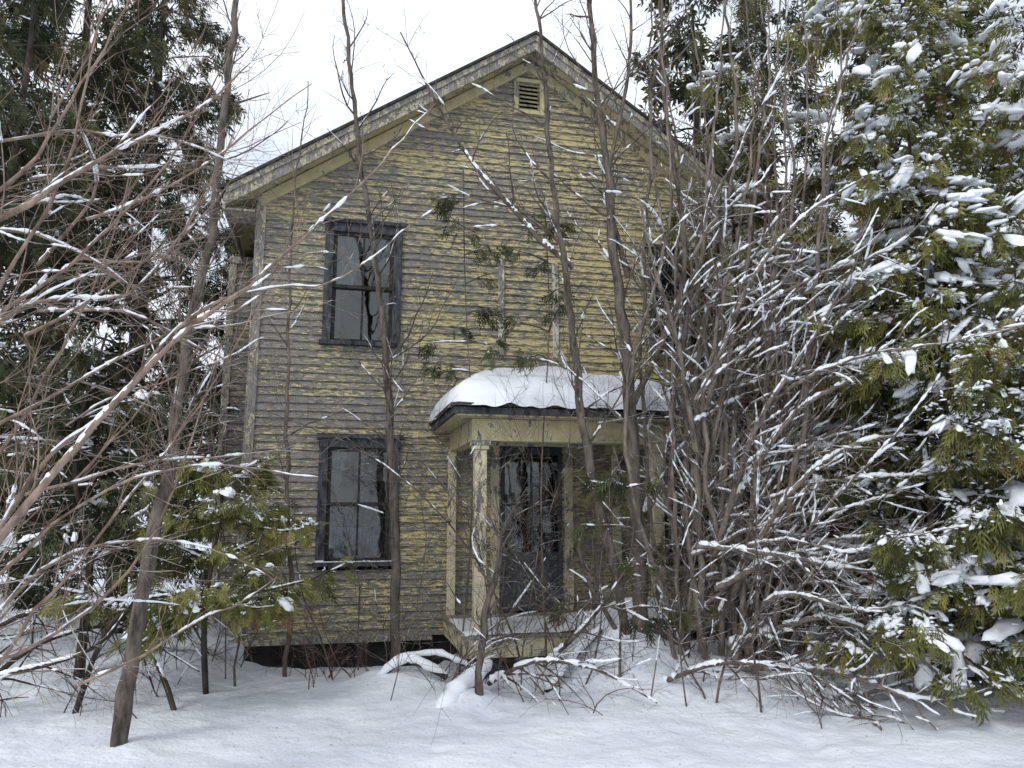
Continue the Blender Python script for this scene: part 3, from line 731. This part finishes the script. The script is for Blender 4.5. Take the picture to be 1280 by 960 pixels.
brush('brush', 52, BARK_GREY, -2.9, 8.4, 8, 2.6, .6, 1, .2)
brush('brush', 53, BARK_GREY, .7, 7.6, 6, 3.6, .7, 2, .3, .009, lean=.3, droop=.02)
brush('brush', 54, BARK_GREY, -1.9, 7.9, 4, 5.2, .9, 2, .2, .011, lean=.2, droop=.02)
brush('brush', 55, BARK_PALE, 2.9, 6.6, 8, 1.5, .6, 2, 1.5, .012, lean=2., droop=-.10)
s = Plant('broken_branch', 61, BARK_GREY)
Q, q = s.limb([(-.29, 6.9, -.1), (-.22, 6.9, .73), (-.084, 6.9, 1.33), (.07, 6.9, 1.75)], [.04, .03, .022, .006], .3, .1, .012); s.kids(Q, q, 14, .8, 2, .2, .2); s.finish()
s = Plant('fallen_branch', 62, BARK_DARK); rng = s.rng
for P in ([(-4.5, 6.6, .0), (-3.95, 6.6, .5), (-3.4, 6.9, .62), (-2.75, 7.1, .22)], [(-5, 7, .3), (-4.2, 7.0, .75), (-3.5, 7.2, .6), (-3.1, 7.0, .1)], [(-3.5, 6.5, .0), (-3.3, 6.6, .7), (-2.95, 6.8, .9), (-2.6, 6.9, .4)],
          [(-4.6, 6.2, .1), (-4.0, 6.2, .35), (-3.3, 6.3, .55), (-2.9, 6.2, 1.0)], [(-2.75, 6.6, 0), (-2.95, 6.7, .35), (-3.4, 6.8, .8), (-3.9, 6.9, 1.1)]):
    Q, q = s.limb(P, [.024, .018, .007], 2.0); s.kids(Q, q, 14, .8, 2, .3, .1, (30, 70), -.03)
s.finish()
s = Plant('fallen_branch', 63, BARK_GREY, .004, .008); rng = s.rng
for P in ([(-.2, 7.2, .1), (.2, 6.9, .35), (.7, 6.8, .30), (1.2, 6.7, .05)], [(.3, 7.4, .2), (.8, 7.2, .75), (1.1, 7.1, 1.2)], [(1.3, 7.2, .1), (1.8, 6.8, .35), (2.4, 6.6, .3), (2.9, 6.5, 0)]):
    Q, q = s.limb(P, [.024, .016, .006], 7); s.kids(Q, q, 14, .7, 2, .8, .1, (30, 70), -.03)
s.finish()
def snowlog(name, P, r, th):
    s = Plant(name, 70, BARK_DARK); s.limb(P, [r, r], 0, .1, .003)
    Q, q = smooth_path(np.array(P) + UP * (r + th * .1), [th, th * 1.15, th * .85], .05, .006, s.rng)
    q = q * np.sqrt(np.clip(1 - np.linspace(-1, 1, len(q)) ** 6, .02, 1)) * (1 + .1 * s.rng.randn(len(q)))
    s.S.add(Q, q, 10, .8); s.finish()
snowlog('fallen_log', [(-1.32, 7.75, .02), (-1.0, 7.7, .20), (-.62, 7.7, .05)], .03, .055)
snowlog('fallen_log', [(-1.12, 7.95, .20), (-.7, 7.85, .22), (-.35, 7.8, .10)], .025, .035)
snowlog('fallen_log', [(-.62, 6.75, -.06), (-.4, 7.1, .08), (-.2, 7.5, .18)], .05, .08)
snowlog('fallen_log', [(.3, 7.3, .0), (.55, 7.5, .25), (.85, 7.65, .50)], .03, .05)

# ------------------------------------------------------------------ cedars
cedar('cedar_tree', (4.5, 8.3, 0), 9.2, 2.1, 150, 81, .5, .22, 50, FOL, .75, .13, .06, light=1, lp=1.1)
cedar('cedar_tree', (3.75, 7.3, 0), 7.2, 1.35, 95, 82, .7, .17, 62, FOL, .9, .045, .055, (.35, 0), lp=1.05)
cedar('cedar_tree', (4.9, 6.7, 0), 6.4, 1.4, 80, 97, .5, .17, 58, FOL, .9, .05, .055, lp=1.1)
cedar('cedar_tree', (2.75, 9.15, 0), 7.4, 1.15, 66, 96, 1.8, .20, 48, FOL, .55, .06, .05, light=1)
cedar('cedar_tree', (6.6, 8.6, 0), 10, 2.5, 90, 83, .4, .26, 40, FOL, .65, .16, .065, light=1, lp=1.1)
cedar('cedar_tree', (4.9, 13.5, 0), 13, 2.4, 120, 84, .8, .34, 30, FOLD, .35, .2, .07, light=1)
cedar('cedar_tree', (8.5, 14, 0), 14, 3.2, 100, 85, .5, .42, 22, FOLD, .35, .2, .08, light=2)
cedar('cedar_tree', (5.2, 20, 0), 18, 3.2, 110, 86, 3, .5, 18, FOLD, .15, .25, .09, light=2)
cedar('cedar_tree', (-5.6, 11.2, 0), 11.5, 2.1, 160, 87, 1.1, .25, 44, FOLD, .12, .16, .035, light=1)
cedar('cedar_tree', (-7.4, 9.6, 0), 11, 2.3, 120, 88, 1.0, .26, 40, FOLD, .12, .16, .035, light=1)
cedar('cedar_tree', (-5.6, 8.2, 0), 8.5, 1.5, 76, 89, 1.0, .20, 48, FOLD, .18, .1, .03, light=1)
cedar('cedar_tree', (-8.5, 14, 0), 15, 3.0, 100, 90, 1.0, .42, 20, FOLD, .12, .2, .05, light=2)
cedar('young_cedar', (-2.7, 7.2, 0), 2.3, 1.15, 44, 91, 1.0, .14, 75, FOL, .5, .03, .028)
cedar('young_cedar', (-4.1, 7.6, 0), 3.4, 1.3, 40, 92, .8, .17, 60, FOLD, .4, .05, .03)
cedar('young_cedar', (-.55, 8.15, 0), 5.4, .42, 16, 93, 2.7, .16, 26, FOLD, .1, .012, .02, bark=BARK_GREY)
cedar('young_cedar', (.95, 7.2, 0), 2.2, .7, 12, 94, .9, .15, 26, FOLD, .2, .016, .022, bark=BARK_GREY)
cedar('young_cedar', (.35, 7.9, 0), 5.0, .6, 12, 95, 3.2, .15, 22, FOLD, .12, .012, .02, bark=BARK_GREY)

# ------------------------------------------------------------------ background woods
s = Plant('background_woods', 99, BARK_GREY); rng = s.rng
for k in range(200):
    x = rng.uniform(-70, 70); y = rng.uniform(26, 60); h = rng.uniform(8, 16)
    P = np.array([(x, y, 0), (x + rng.randn() * .3, y, h * .5), (x + rng.randn() * .6, y, h)]); rr = np.array([.15, .1, .02]) * rng.uniform(.6, 1.4)
    s.B.add(P, rr, 4)
    for j in range(10):
        t = rng.uniform(.15, .95); p = np.array([x, y, h * t]); a = rng.rand() * 6.28; l = rng.uniform(.8, 2.6)
        s.B.add(np.array([p, p + np.array([math.cos(a) * .6, math.sin(a) * .6, .6]) * l, p + np.array([math.cos(a), math.sin(a), 1.4]) * l]), np.array([.04, .025, .01]), 3)
    if k % 3 == 0:
        for j in range(60):
            t = rng.rand() ** .8; rad = 2.2 * (1 - t) + .3; a = rng.rand() * 6.28
            s.fp.append(np.array([x + math.cos(a) * rad * rng.rand(), y + math.sin(a) * rad * rng.rand(), .6 + h * .8 * t])); s.fd.append(np.array([math.cos(a), math.sin(a), -.5])); s.fs.append(rng.uniform(1., 1.9))
s.finish(FOLFAR, 2)
